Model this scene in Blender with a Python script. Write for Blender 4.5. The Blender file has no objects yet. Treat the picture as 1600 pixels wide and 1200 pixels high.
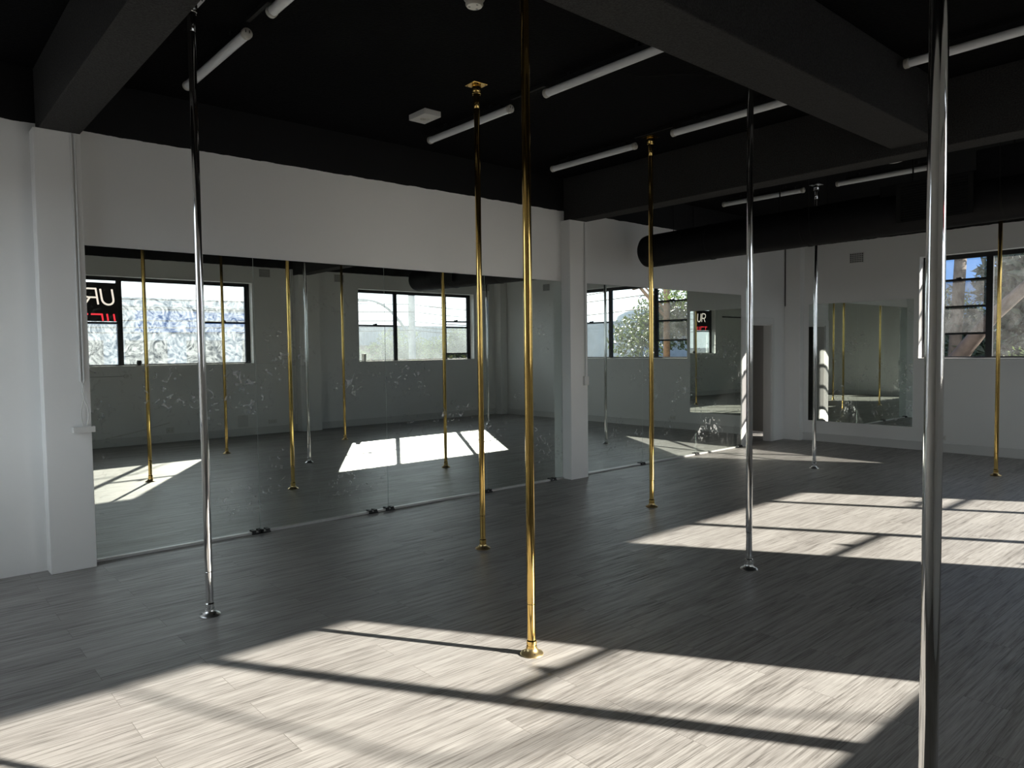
import bpy, bmesh, math, random
from mathutils import Vector, Matrix
random.seed(7)
sc = bpy.context.scene
COL = sc.collection
PI = math.pi

# ------------------------------------------------------------------ helpers
def newbm(): return bmesh.new()

def add_box(bm, x0, x1, y0, y1, z0, z1, mi=0):
    vs = [bm.verts.new((x, y, z)) for x in (x0, x1) for y in (y0, y1) for z in (z0, z1)]
    for q in ((0,1,3,2),(4,6,7,5),(0,4,5,1),(2,3,7,6),(0,2,6,4),(1,5,7,3)):
        f = bm.faces.new([vs[i] for i in q]); f.material_index = mi
    return vs

def bev(bm, w, seg=2):
    bmesh.ops.bevel(bm, geom=list(bm.edges), offset=w, segments=seg, profile=.5, affect='EDGES', clamp_overlap=True)

def add_lathe(bm, prof, n=24, c=(0,0,0), axis='z', mi=0):
    """prof: list of (radius, height) along the axis, closed at r=0 ends"""
    rings = []
    for r, h in prof:
        ring = []
        if r <= 1e-6:
            p = (0,0,h); ring = [p]
        else:
            ring = [(r*math.cos(2*PI*i/n), r*math.sin(2*PI*i/n), h) for i in range(n)]
        out = []
        for x, y, z in ring:
            if axis == 'x': x, y, z = z, x, y
            elif axis == 'y': x, y, z = y, z, x
            out.append(bm.verts.new((x+c[0], y+c[1], z+c[2])))
        rings.append(out)
    for a, b in zip(rings, rings[1:]):
        if len(a) == 1 and len(b) == 1: continue
        for i in range(n):
            j = (i+1) % n
            if len(a) == 1: f = bm.faces.new((a[0], b[i], b[j]))
            elif len(b) == 1: f = bm.faces.new((a[i], b[0], a[j]))
            else: f = bm.faces.new((a[i], b[i], b[j], a[j]))
            f.material_index = mi
    for r in (rings[0], rings[-1]):
        if len(r) > 2:
            f = bm.faces.new(r); f.material_index = mi

def add_tube(bm, pts, rad, n=10, cap=True):
    pts = [Vector(p) for p in pts]
    if not hasattr(rad, '__len__'): rad = [rad]*len(pts)
    rings = []; up = Vector((0.13, 0.21, 1)).normalized(); prev = None
    for i, p in enumerate(pts):
        d = (pts[min(i+1, len(pts)-1)] - pts[max(i-1, 0)]).normalized()
        if prev is None:
            a = d.cross(up)
            if a.length < .05: a = d.cross(Vector((1,0,0)))
            a.normalize()
        else:
            a = (prev - d*prev.dot(d)).normalized()
        prev = a; b = d.cross(a)
        rings.append([bm.verts.new(p + (a*math.cos(2*PI*k/n) + b*math.sin(2*PI*k/n))*rad[i]) for k in range(n)])
    for r, s in zip(rings, rings[1:]):
        for k in range(n):
            bm.faces.new((r[k], r[(k+1)%n], s[(k+1)%n], s[k]))
    if cap:
        bm.faces.new(rings[0]); bm.faces.new(rings[-1])

def obj(name, bm, mat, parent=None, loc=(0,0,0), smooth=False):
    bmesh.ops.recalc_face_normals(bm, faces=bm.faces[:])
    me = bpy.data.meshes.new(name); bm.to_mesh(me); bm.free()
    for m in (mat if isinstance(mat, (list, tuple)) else [mat]): me.materials.append(m)
    if smooth:
        me.shade_smooth() if hasattr(me, 'shade_smooth') else [setattr(p, 'use_smooth', True) for p in me.polygons]
        try: me.set_sharp_from_angle(angle=math.radians(38))
        except Exception: pass
    o = bpy.data.objects.new(name, me); COL.objects.link(o); o.location = loc
    if parent: o.parent = parent
    return o

def tag(o, label=None, cat=None, group=None, kind=None):
    if label: o['label'] = label
    if cat: o['category'] = cat
    if group: o['group'] = group
    if kind: o['kind'] = kind
    return o

def empty(name, loc, label=None, cat=None, group=None, kind=None, rz=0):
    o = bpy.data.objects.new(name, None); COL.objects.link(o); o.location = loc
    o.rotation_euler = (0, 0, rz); o.empty_display_size = .1
    return tag(o, label, cat, group, kind)

def box_obj(name, b, mat, parent=None, bevel=0, loc=(0,0,0)):
    bm = newbm(); add_box(bm, *b)
    if bevel: bev(bm, bevel)
    return obj(name, bm, mat, parent, loc)

def kids(o): return [c for c in bpy.data.objects if c.parent == o]
def copy_tree(o, parent=None):
    c = o.copy(); COL.objects.link(c); c.parent = parent
    for ch in kids(o): copy_tree(ch, c)
    return c

# ------------------------------------------------------------------ materials
def mat(name):
    m = bpy.data.materials.new(name); m.use_nodes = True
    nt = m.node_tree; nt.nodes.clear()
    out = nt.nodes.new('ShaderNodeOutputMaterial')
    return m, nt, out
def N(nt, t, **kw):
    n = nt.nodes.new(t)
    for k, v in kw.items():
        if k.startswith('i_'): n.inputs[k[2:].replace('_', ' ')].default_value = v
        else: setattr(n, k, v)
    return n
def L(nt, a, b): nt.links.new(a, b)
def ramp(nt, stops, interp='LINEAR'):
    r = nt.nodes.new('ShaderNodeValToRGB'); cr = r.color_ramp; cr.interpolation = interp
    while len(cr.elements) < len(stops): cr.elements.new(.5)
    for e, (p, c) in zip(cr.elements, stops):
        e.position = p; e.color = c if len(c) == 4 else (*c, 1)
    return r
def math_(nt, op, a, b=None, clamp=False):
    m = nt.nodes.new('ShaderNodeMath'); m.operation = op; m.use_clamp = clamp
    for i, v in enumerate((a, b)):
        if v is None: continue
        if isinstance(v, (int, float)): m.inputs[i].default_value = v
        else: nt.links.new(v, m.inputs[i])
    return m.outputs[0]
def pbsdf(nt, out, col=(.5,.5,.5), rough=.5, metal=0, spec=.5):
    p = nt.nodes.new('ShaderNodeBsdfPrincipled')
    p.inputs['Base Color'].default_value = (*col, 1); p.inputs['Roughness'].default_value = rough
    p.inputs['Metallic'].default_value = metal; p.inputs['Specular IOR Level'].default_value = spec
    nt.links.new(p.outputs[0], out.inputs[0]); return p

def simple(name, col, rough=.5, metal=0, spec=.5, noise=0, nscale=20, bump=0):
    m, nt, out = mat(name); p = pbsdf(nt, out, col, rough, metal, spec)
    tc = N(nt, 'ShaderNodeTexCoord'); n = N(nt, 'ShaderNodeTexNoise', i_Scale=nscale, i_Detail=4.0)
    L(nt, tc.outputs['Object'], n.inputs['Vector'])
    if noise:
        r = ramp(nt, [(.3, tuple(c*(1-noise) for c in col)), (.7, tuple(min(1, c*(1+noise)) for c in col))])
        L(nt, n.outputs['Fac'], r.inputs[0]); L(nt, r.outputs[0], p.inputs['Base Color'])
    if bump:
        b = N(nt, 'ShaderNodeBump', i_Strength=bump, i_Distance=.01)
        L(nt, n.outputs['Fac'], b.inputs['Height']); L(nt, b.outputs[0], p.inputs['Normal'])
    return m

WALLCOL = (.84, .835, .82); BLACK = (.006, .006, .0065)
def wall_material():
    """white emulsion with the black paint line of the ceiling, a little uneven, at 3.3 m"""
    m, nt, out = mat('painted_wall'); p = pbsdf(nt, out, WALLCOL, .55, 0, .35)
    geo = N(nt, 'ShaderNodeNewGeometry'); sep = N(nt, 'ShaderNodeSeparateXYZ'); L(nt, geo.outputs['Position'], sep.inputs[0])
    n = N(nt, 'ShaderNodeTexNoise', i_Scale=9.0, i_Detail=5.0); L(nt, geo.outputs['Position'], n.inputs['Vector'])
    n2 = N(nt, 'ShaderNodeTexNoise', i_Scale=.8, i_Detail=3.0); L(nt, geo.outputs['Position'], n2.inputs['Vector'])
    z = math_(nt, 'ADD', sep.outputs[2], math_(nt, 'MULTIPLY', math_(nt, 'SUBTRACT', n.outputs['Fac'], .5), .022))
    st = math_(nt, 'GREATER_THAN', z, 3.295)
    soft = ramp(nt, [(.3, (.82,.815,.80)), (.7, (.86,.855,.84))]); L(nt, n2.outputs['Fac'], soft.inputs[0])
    mx = N(nt, 'ShaderNodeMix', data_type='RGBA'); L(nt, st, mx.inputs[0]); L(nt, soft.outputs[0], mx.inputs[6]); mx.inputs[7].default_value = (*BLACK, 1)
    L(nt, mx.outputs[2], p.inputs['Base Color'])
    b = N(nt, 'ShaderNodeBump', i_Strength=.08, i_Distance=.005); n3 = N(nt, 'ShaderNodeTexNoise', i_Scale=120.0, i_Detail=2.0)
    L(nt, geo.outputs['Position'], n3.inputs['Vector']); L(nt, n3.outputs['Fac'], b.inputs['Height']); L(nt, b.outputs[0], p.inputs['Normal'])
    return m

def floor_material():
    m, nt, out = mat('vinyl_plank_floor'); p = pbsdf(nt, out, (.3,.28,.26), .42, 0, .5)
    geo = N(nt, 'ShaderNodeNewGeometry')
    # planks run along x: 1.22 m x 0.18 m
    br = N(nt, 'ShaderNodeTexBrick', offset=.37, squash=1.0, i_Scale=1.0)
    br.inputs['Brick Width'].default_value = 1.22; br.inputs['Row Height'].default_value = .18
    br.inputs['Mortar Size'].default_value = .0012; br.inputs['Mortar Smooth'].default_value = .2; br.inputs['Bias'].default_value = 0
    br.inputs['Color1'].default_value = (0,0,0,1); br.inputs['Color2'].default_value = (1,1,1,1); br.inputs['Mortar'].default_value = (.5,.5,.5,1)
    L(nt, geo.outputs['Position'], br.inputs['Vector'])
    # grain coordinates, shifted per plank
    sh = N(nt, 'ShaderNodeVectorMath', operation='SCALE'); L(nt, br.outputs['Color'], sh.inputs[0]); sh.inputs['Scale'].default_value = 7.0
    ad = N(nt, 'ShaderNodeVectorMath', operation='ADD'); L(nt, geo.outputs['Position'], ad.inputs[0]); L(nt, sh.outputs[0], ad.inputs[1])
    mp = N(nt, 'ShaderNodeMapping'); mp.inputs['Scale'].default_value = (1.6, 42, 1); L(nt, ad.outputs[0], mp.inputs[0])
    g1 = N(nt, 'ShaderNodeTexNoise', i_Scale=1.0, i_Detail=8.0, i_Roughness=.62, i_Distortion=.6); L(nt, mp.outputs[0], g1.inputs['Vector'])
    mp2 = N(nt, 'ShaderNodeMapping'); mp2.inputs['Scale'].default_value = (5, 170, 1); L(nt, ad.outputs[0], mp2.inputs[0])
    g2 = N(nt, 'ShaderNodeTexNoise', i_Scale=1.0, i_Detail=5.0, i_Roughness=.6); L(nt, mp2.outputs[0], g2.inputs['Vector'])
    mp3 = N(nt, 'ShaderNodeMapping'); mp3.inputs['Scale'].default_value = (.9, 3.2, 1); L(nt, ad.outputs[0], mp3.inputs[0])
    g3 = N(nt, 'ShaderNodeTexNoise', i_Scale=1.0, i_Detail=4.0); L(nt, mp3.outputs[0], g3.inputs['Vector'])
    f = math_(nt, 'ADD', math_(nt, 'MULTIPLY', g1.outputs['Fac'], .42), math_(nt, 'MULTIPLY', g2.outputs['Fac'], .58))
    f = math_(nt, 'ADD', f, math_(nt, 'MULTIPLY', math_(nt, 'SUBTRACT', g3.outputs['Fac'], .5), .22))
    sepb = N(nt, 'ShaderNodeSeparateColor'); L(nt, br.outputs['Color'], sepb.inputs[0])
    f = math_(nt, 'ADD', f, math_(nt, 'MULTIPLY', math_(nt, 'SUBTRACT', sepb.outputs[0], .5), .03))
    r = ramp(nt, [(.33, (.085,.078,.072)), (.42, (.20,.188,.176)), (.50, (.285,.272,.258)), (.64, (.385,.372,.355))])
    L(nt, f, r.inputs[0])
    mx = N(nt, 'ShaderNodeMix', data_type='RGBA', blend_type='MULTIPLY'); mx.inputs[0].default_value = 1
    seam = ramp(nt, [(0, (1,1,1)), (1, (.5,.48,.46))]); L(nt, br.outputs['Fac'], seam.inputs[0])
    L(nt, r.outputs[0], mx.inputs[6]); L(nt, seam.outputs[0], mx.inputs[7]); L(nt, mx.outputs[2], p.inputs['Base Color'])
    rr = ramp(nt, [(.35, (.50,)*3), (.65, (.34,)*3)]); L(nt, g1.outputs['Fac'], rr.inputs[0]); L(nt, rr.outputs[0], p.inputs['Roughness'])
    b = N(nt, 'ShaderNodeBump', i_Strength=.35, i_Distance=.003); L(nt, f, b.inputs['Height']); L(nt, b.outputs[0], p.inputs['Normal'])
    return m

def mirror_material():
    """silvered glass, faintly green, with hand prints and wiping smears"""
    m, nt, out = mat('mirror_glass')
    geo = N(nt, 'ShaderNodeNewGeometry'); sep = N(nt, 'ShaderNodeSeparateXYZ'); L(nt, geo.outputs['Position'], sep.inputs[0])
    gl = N(nt, 'ShaderNodeBsdfGlossy'); gl.inputs['Color'].default_value = (.72,.77,.735,1); gl.inputs['Roughness'].default_value = 0
    df = N(nt, 'ShaderNodeBsdfDiffuse'); df.inputs['Color'].default_value = (.75,.77,.77,1)
    a = N(nt, 'ShaderNodeTexNoise', i_Scale=1.7, i_Detail=2.0); L(nt, geo.outputs['Position'], a.inputs['Vector'])
    b = N(nt, 'ShaderNodeTexNoise', i_Scale=13.0, i_Detail=4.0, i_Distortion=1.6); L(nt, geo.outputs['Position'], b.inputs['Vector'])
    ar = ramp(nt, [(.50, (0,)*3), (.62, (1,)*3)]); L(nt, a.outputs['Fac'], ar.inputs[0])
    brp = ramp(nt, [(.56, (0,)*3), (.70, (1,)*3)]); L(nt, b.outputs['Fac'], brp.inputs[0])
    zr = ramp(nt, [(.02, (0,)*3), (.12, (1,)*3), (.55, (1,)*3), (.75, (.0,)*3)])
    L(nt, math_(nt, 'DIVIDE', sep.outputs[2], 3.0), zr.inputs[0])
    k = math_(nt, 'MULTIPLY', math_(nt, 'MULTIPLY', ar.outputs[0], brp.outputs[0]), zr.outputs[0])
    k = math_(nt, 'ADD', math_(nt, 'MULTIPLY', k, .5), .008)
    mx = N(nt, 'ShaderNodeMixShader'); L(nt, k, mx.inputs[0]); L(nt, gl.outputs[0], mx.inputs[1]); L(nt, df.outputs[0], mx.inputs[2])
    L(nt, mx.outputs[0], out.inputs[0]); return m

def glass_material(name, lo, hi, scale=3.0, dist=3.0, tint=(.93,.97,1), detail=6):
    """clear pane with a film of dirt: lo..hi is how much of the pane is covered"""
    m, nt, out = mat(name)
    geo = N(nt, 'ShaderNodeNewGeometry')
    tr = N(nt, 'ShaderNodeBsdfTransparent'); tr.inputs[0].default_value = (.93,.95,.95,1)
    tl = N(nt, 'ShaderNodeBsdfTranslucent'); tl.inputs[0].default_value = (*tint, 1)
    n = N(nt, 'ShaderNodeTexNoise', i_Scale=scale, i_Detail=float(detail), i_Distortion=dist, i_Roughness=.65); L(nt, geo.outputs['Position'], n.inputs['Vector'])
    r = ramp(nt, [(.36, (lo,)*3), (.62, (hi,)*3)]); L(nt, n.outputs['Fac'], r.inputs[0])
    mx = N(nt, 'ShaderNodeMixShader'); L(nt, r.outputs[0], mx.inputs[0]); L(nt, tr.outputs[0], mx.inputs[1]); L(nt, tl.outputs[0], mx.inputs[2])
    gl = N(nt, 'ShaderNodeBsdfGlossy'); gl.inputs['Roughness'].default_value = .02
    fr = N(nt, 'ShaderNodeFresnel'); fr.inputs[0].default_value = 1.3
    m2 = N(nt, 'ShaderNodeMixShader'); L(nt, math_(nt, 'MULTIPLY', fr.outputs[0], .6), m2.inputs[0]); L(nt, mx.outputs[0], m2.inputs[1]); L(nt, gl.outputs[0], m2.inputs[2])
    L(nt, m2.outputs[0], out.inputs[0]); return m

M_WALL = wall_material(); M_FLOOR = floor_material(); M_MIRROR = mirror_material()
M_CEIL = simple('black_ceiling_paint', (.0055,.0055,.006), 0.9, spec=.06, noise=.3, nscale=60, bump=.5)
M_BEAM = simple('rough_black_render', (.034,.033,.032), .85, spec=.3, noise=.35, nscale=90, bump=.9)
M_DUCT = simple('black_duct', (.007,.007,.008), .6, spec=.15, noise=.2, nscale=14, bump=.1)
M_TRIM = simple('white_gloss_trim', (.74,.735,.72), .35, spec=.5)
M_BASE = simple('skirting_paint', (.70,.695,.68), .45, spec=.4)
M_FRAME = simple('black_window_steel', (.012,.012,.013), .4, spec=.4)
M_PLAST = simple('white_plastic', (.70,.69,.66), .4)
M_PLAST2 = simple('aged_white_plastic', (.62,.60,.55), .45)
M_DIFF = simple('lamp_diffuser', (.86,.87,.88), .28)
M_RAILM = simple('pale_mirror_rail', (.62,.62,.60), .3, metal=.35)
M_CLIP = simple('dark_clip', (.02,.02,.02), .4)
M_EDGE = simple('mirror_edge', (.62,.72,.68), .25)
M_CHROME = simple('chrome', (.80,.80,.80), .07, metal=1)
M_BRASS = simple('polished_brass', (.88,.60,.20), .09, metal=1, noise=.06, nscale=30)
M_CABLE = simple('black_cable', (.010,.010,.010), .7, spec=.2)
M_DARK = simple('dark_slot', (.02,.02,.02), .7)
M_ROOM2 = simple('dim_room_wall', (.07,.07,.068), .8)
M_GA = glass_material('smeared_glass', .02, .21, 3.2, 5.0, detail=12)
M_GB = glass_material('hazy_glass', .09, .13, 1.2, 1.0, tint=(.88,.95,1))
M_GF = glass_material('filmed_glass', .012, .045, 1.6, 3.0, tint=(.95,.95,.93))
M_GS = glass_material('fly_screen_glass', .02, .05, 1.6, 3.0, tint=(.95,.95,.93))
for n_ in M_GS.node_tree.nodes:
    if n_.type == 'BSDF_TRANSPARENT': n_.inputs[0].default_value = (.42,.42,.42,1)
M_GC = glass_material('clear_glass', .01, .03, 1.6, 3.0)

# ------------------------------------------------------------------ room
XB, XF, YL, YR, HC = -0.60, 11.93, 6.303, -1.42, 3.69
TH = .24

def wall_with_holes(name, axis, p0, p1, ua, ub, holes, z0=0, z1=HC, matl=None):
    """axis 'x': wall runs along x between planes y=p0..p1; 'y': runs along y between x=p0..p1"""
    us = sorted({ua, ub, *[h[0] for h in holes], *[h[1] for h in holes]})
    zs = sorted({z0, z1, *[h[2] for h in holes], *[h[3] for h in holes]})
    def solid(i, j):
        if i < 0 or j < 0 or i >= len(us)-1 or j >= len(zs)-1: return False
        u = (us[i]+us[i+1])/2; z = (zs[j]+zs[j+1])/2
        return not any(h[0] < u < h[1] and h[2] < z < h[3] for h in holes)
    bm = newbm(); cache = {}
    def V(u, p, z):
        k = (round(u, 5), round(p, 5), round(z, 5))
        if k not in cache:
            cache[k] = bm.verts.new((u, p, z) if axis == 'x' else (p, u, z))
        return cache[k]
    for i in range(len(us)-1):
        for j in range(len(zs)-1):
            if not solid(i, j): continue
            a, b, c, d = us[i], us[i+1], zs[j], zs[j+1]
            for p in (p0, p1): bm.faces.new((V(a,p,c), V(b,p,c), V(b,p,d), V(a,p,d)))
            if not solid(i-1, j): bm.faces.new((V(a,p0,c), V(a,p1,c), V(a,p1,d), V(a,p0,d)))
            if not solid(i+1, j): bm.faces.new((V(b,p0,c), V(b,p1,c), V(b,p1,d), V(b,p0,d)))
            if not solid(i, j-1): bm.faces.new((V(a,p0,c), V(b,p0,c), V(b,p1,c), V(a,p1,c)))
            if not solid(i, j+1): bm.faces.new((V(a,p0,d), V(b,p0,d), V(b,p1,d), V(a,p1,d)))
    o = obj(name, bm, matl or M_WALL); tag(o, kind='structure'); return o

def struct(name, b, m, bevel=0): return tag(box_obj(name, b, m, bevel=bevel), kind='structure')

WA = (2.30, 5.55, 1.40, 2.97); WB = (7.88, 11.06, 1.39, 2.97); WF = (.96, 4.20, 1.395, 2.935)
DR = (10.55, 11.375, -.02, 1.985)
struct('floor', (XB-.2, XF+TH, YR-TH, 9.6, -.12, 0), M_FLOOR)
struct('ceiling', (XB-.2, XF+TH, YR-TH, YL+.2, HC, HC+.2), M_CEIL)
wall_with_holes('wall_left', 'x', YL, YL+.12, XB-.2, XF+TH, [DR])
wall_with_holes('wall_right', 'x', YR-TH, YR, XB-.2, XF+TH, [WA, WB])
wall_with_holes('wall_far', 'y', XF, XF+TH, YR, YL, [WF])
WK = (3.95, 6.05, .95, 2.95)  # opening added behind the camera to brighten the left wall
wall_with_holes('wall_back', 'y', XB-.2, XB, YR, YL, [WK])
# piers standing out of the walls
struct('trim_1', (.891, 1.188, 6.15, YL, 0, 3.23), M_WALL, .004)
struct('trim_2', (6.348, 6.648, 6.15, YL, 0, 3.17), M_WALL, .004)
struct('trim_3', (11.80, XF, 6.02, YL, 0, 3.29), M_WALL, .004)
struct('trim_4', (6.42, 6.86, YR, YR+.22, 0, 3.23), M_WALL, .004)
struct('trim_5', (11.72, XF, YR, YR+.24, 0, 3.29), M_WALL, .004)
# black rendered beams
def beam(name, b, label):
    o = box_obj(name, b, M_BEAM, bevel=.008); tag(o, kind='structure'); return o
beam('trim_6', (.93, 1.19, YR, YL, 3.23, HC), '')
beam('trim_7', (6.40, 6.645, YR, YL, 3.17, HC), '')
beam('trim_8', (1.19, 6.40, 2.13, 2.49, 3.23, HC), '')

# skirting boards, with a small quad line on top
def baseboard(name, b, b2):
    bm = newbm(); add_box(bm, *b); add_box(bm, *b2); tag(obj(name, bm, M_BASE), kind='structure')
baseboard('baseboard_far', (XF-.014, XF, -1.18, 6.02, 0, .115), (XF-.022, XF, -1.18, 6.02, .115, .135))
baseboard('baseboard_right', (XB, 6.42, YR, YR+.014, 0, .125), (XB, 6.42, YR, YR+.022, .125, .145))
baseboard('baseboard_right_far', (6.86, 11.72, YR, YR+.014, 0, .125), (6.86, 11.72, YR, YR+.022, .125, .145))
baseboard('baseboard_back', (XB, XB+.014, YR+.02, YL, 0, .12), (XB, XB+.02, YR+.02, YL, .12, .14))

# room beyond the door
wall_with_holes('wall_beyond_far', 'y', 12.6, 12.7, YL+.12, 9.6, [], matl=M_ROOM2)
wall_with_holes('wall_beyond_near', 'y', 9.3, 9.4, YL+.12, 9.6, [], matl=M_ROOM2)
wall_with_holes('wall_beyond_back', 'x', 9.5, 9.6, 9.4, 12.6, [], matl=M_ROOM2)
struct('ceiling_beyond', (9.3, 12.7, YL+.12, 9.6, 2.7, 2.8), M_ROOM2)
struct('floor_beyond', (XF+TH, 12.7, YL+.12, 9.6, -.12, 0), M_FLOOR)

# door casing
dr = empty('door_1', (DR[0], YL, 0), kind='structure')
bm = newbm()
add_box(bm, -.125, 0, -.018, 0, 0, 2.085); add_box(bm, DR[1]-DR[0], DR[1]-DR[0]+.06, -.018, 0, 0, 2.085)
add_box(bm, 0, DR[1]-DR[0], -.018, 0, 1.985, 2.085); bev(bm, .003, 1)
obj('door_casing', bm, M_TRIM, dr)
bm = newbm()
add_box(bm, 0, .02, 0, .14, 0, 1.985); add_box(bm, DR[1]-DR[0]-.02, DR[1]-DR[0], 0, .14, 0, 1.985); add_box(bm, .02, DR[1]-DR[0]-.02, 0, .14, 1.965, 1.985)
obj('door_jamb', bm, M_TRIM, dr)

# ------------------------------------------------------------------ windows
def window(name, wall, u0, u1, z0, z1, muls, rails, plane, glass, latches=(), extra=None):
    """wall 'x': window in a wall running along x at y=plane; 'y': at x=plane.
    muls: mullion centres; rails: {bay: [z,...]}; glass: {(bay, cell): material or None}"""
    root = empty(name, (0, 0, 0), kind='structure')
    if wall == 'x': root.location = (u0, plane, z0)
    else: root.location = (plane, u0, z0)
    W, H = u1-u0, z1-z0
    def B(bm, a, b, p, q, c, d):
        if wall == 'x': add_box(bm, a, b, p, q, c, d)
        else: add_box(bm, p, q, a, b, c, d)
    d0, d1 = -.03, .03
    bm = newbm(); t = .065
    B(bm, 0, W, d0, d1, 0, .035); B(bm, 0, W, d0, d1, H-t, H); B(bm, 0, t, d0, d1, .035, H-t); B(bm, W-t, W, d0, d1, .035, H-t)
    obj('window_frame', bm, M_FRAME, root)
    edges = [t] ; bays = []
    prev = t
    for mu in muls:
        c = mu-u0
        bm = newbm(); B(bm, c-.032, c+.032, d0+.003, d1-.003, .035, H-t); obj('mullion', bm, M_FRAME, root)
        bays.append((prev, c-.032)); prev = c+.032
    bays.append((prev, W-t))
    for bi, (a, b) in enumerate(bays):
        rz = [z-z0 for z in rails.get(bi, [])]
        zz = [.035] + rz + [H-t]
        if rz:
            bm = newbm()
            B(bm, a, a+.022, -.02, .02, .035, H-t); B(bm, b-.022, b, -.02, .02, .035, H-t)
            for z in rz: B(bm, a+.022, b-.022, -.022, .022, z-.016, z+.016)
            s = obj('sash', bm, M_FRAME, root)
            for (lb, z) in latches:
                if lb == bi:
                    bm = newbm(); c = a + (b-a)*.47
                    B(bm, c-.035, c+.035, -.03, .035, z-z0+.014, z-z0+.034); B(bm, c-.012, c+.02, .03, .055, z-z0+.018, z-z0+.045)
                    obj('latch', bm, M_FRAME, s)
        for ci in range(len(zz)-1):
            g = glass.get((bi, ci), glass.get('all'))
            if g is None: continue
            bm = newbm()
            lo = zz[ci] + (.016 if ci else 0); hi = zz[ci+1] - (.016 if ci < len(zz)-2 else 0)
            c = [(a, 0, lo), (b, 0, lo), (b, 0, hi), (a, 0, hi)]
            if wall == 'y': c = [(0, x, z) for x, _, z in c]
            bm.faces.new([bm.verts.new(v) for v in c])
            obj('window_pane', bm, g, root)
    # sill board
    bm = newbm()
    if wall == 'x': add_box(bm, 0, W, .03, abs(YR-plane)+.012, -.004, .012)
    else: add_box(bm, -abs(plane-XF)-.012, -.03, 0, W, -.004, .012)
    obj('window_sill', bm, M_TRIM, root)
    return root

win_a = window('window_1', 'x', *WA, (3.25, 4.625), {0: [2.165], 2: [2.20]}, -1.60, {'all': M_GA}, latches=[(2, 2.20)])
win_b = window('window_2', 'x', *WB, (8.92, 10.29), {0: [2.19], 2: [1.54, 2.175, 2.31]}, -1.60, {'all': M_GB, (2, 0): None, (2, 2): M_GC}, latches=[(0, 2.19), (2, 2.31)])
win_f = window('window_3', 'y', *WF, (2.10, 3.31), {0: [2.19], 2: [1.766, 2.165, 2.56]}, 12.11, {'all': M_GF, (2, 0): None, (2, 1): M_GS, (2, 2): M_GS, (2, 3): M_GC}, latches=[(0, 2.19), (2, 2.56)])

win_k = window('window_added', 'y', WK[0], WK[1], WK[2], WK[3], (5.0,), {}, XB-.12, {'all': M_GC})  # added window, never in view; lets in sky light for the left wall
for c_ in list(kids(win_k)):
    if c_.name.startswith('window_sill'):
        for v in c_.data.vertices: v.co.x = .03 if v.co.x > -.2 else .132
# white window catch standing on sill of window B, small knob on window A sill
o = box_obj('sill_bracket', (-.03, .03, -.05, .05, 0, .16), M_PLAST, bevel=.006, loc=(8.03, -1.49, 1.402)); tag(o, 'small white upright block at the end of the sill under the hazy street window', 'bracket')
bm = newbm(); add_lathe(bm, [(0,0),(.04,0),(.045,.05),(.035,.09),(0,.095)], 16)
tag(obj('sill_cup', bm, M_CLIP, loc=(3.5, -1.47, 1.412), smooth=True), 'small black cup shaped stopper on the sill of the smeared window', 'stopper')

# ------------------------------------------------------------------ sign in the smeared window
sign = empty('window_sign', (3.205, -1.555, 2.19), 'black sign panel with thin white UR over red letters in smeared window', 'sign')
SW, SH = .86, .67
box_obj('panel', (-SW, 0, -.008, 0, 0, SH), M_DARK, sign)
def emis(name, col, s):
    m, nt, out = mat(name); e = N(nt, 'ShaderNodeEmission'); e.inputs[0].default_value = (*col, 1); e.inputs[1].default_value = s
    L(nt, e.outputs[0], out.inputs[0]); return m
M_LW = emis('glow_white_letter', (1, .86, .76), .75); M_LR = emis('glow_red_letter', (1, .05, .07), .75)  # emission stands in for daylight passing through the cut letters
def stroke(bm, pts, w):
    """flat lettering stroke; pts as (u to the right, v up) seen from inside the room -> world -x, z"""
    P = [Vector((p[0], p[1])) for p in pts]; L_, R_ = [], []
    for i, p in enumerate(P):
        d1 = (P[i]-P[i-1]).normalized() if i else (P[1]-P[0]).normalized()
        d2 = (P[i+1]-P[i]).normalized() if i < len(P)-1 else d1
        n1 = Vector((-d1.y, d1.x)); n2 = Vector((-d2.y, d2.x)); n = (n1+n2)
        n = n.normalized() if n.length > .2 else n1
        k = w/2/max(.5, n.dot(n1)); L_.append(p+n*k); R_.append(p-n*k)
    f0 = [bm.verts.new((-q.x, .001, q.y)) for q in L_]; f1 = [bm.verts.new((-q.x, .001, q.y)) for q in R_]
    b0 = [bm.verts.new((-q.x, .004, q.y)) for q in L_]; b1 = [bm.verts.new((-q.x, .004, q.y)) for q in R_]
    for i in range(len(P)-1):
        bm.faces.new((b0[i], b0[i+1], b1[i+1], b1[i])); bm.faces.new((f0[i], f0[i+1], f1[i+1], f1[i]))
        bm.faces.new((f0[i], f0[i+1], b0[i+1], b0[i])); bm.faces.new((f1[i], f1[i+1], b1[i+1], b1[i]))
sl = .12  # slant
def S(u, v, u0, v0): return (u0+u+v*sl, v0+v)
hU = .27
bm = newbm()
pU = [(0, hU), (0, .10)] + [(.09-.09*math.cos(a), .09-.09*math.sin(a)) for a in [i*PI/10 for i in range(1, 10)]] + [(.18, .10), (.18, hU)]
stroke(bm, [S(u, v, .05, .29) for u, v in pU], .03); obj('letter_u', bm, M_LW, sign)
bm = newbm()
pR = [(0, 0), (0, hU), (.13, hU)] + [(.13+.075*math.sin(a), hU-.075+.075*math.cos(a)) for a in [i*PI/8 for i in range(1, 8)]] + [(.13, hU-.15), (0, hU-.15)]
stroke(bm, [S(u, v, .30, .29) for u, v in pR], .028); stroke(bm, [S(.11, hU-.15, .30, .29), S(.20, 0, .30, .29)], .028); obj('letter_r', bm, M_LW, sign)
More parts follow.
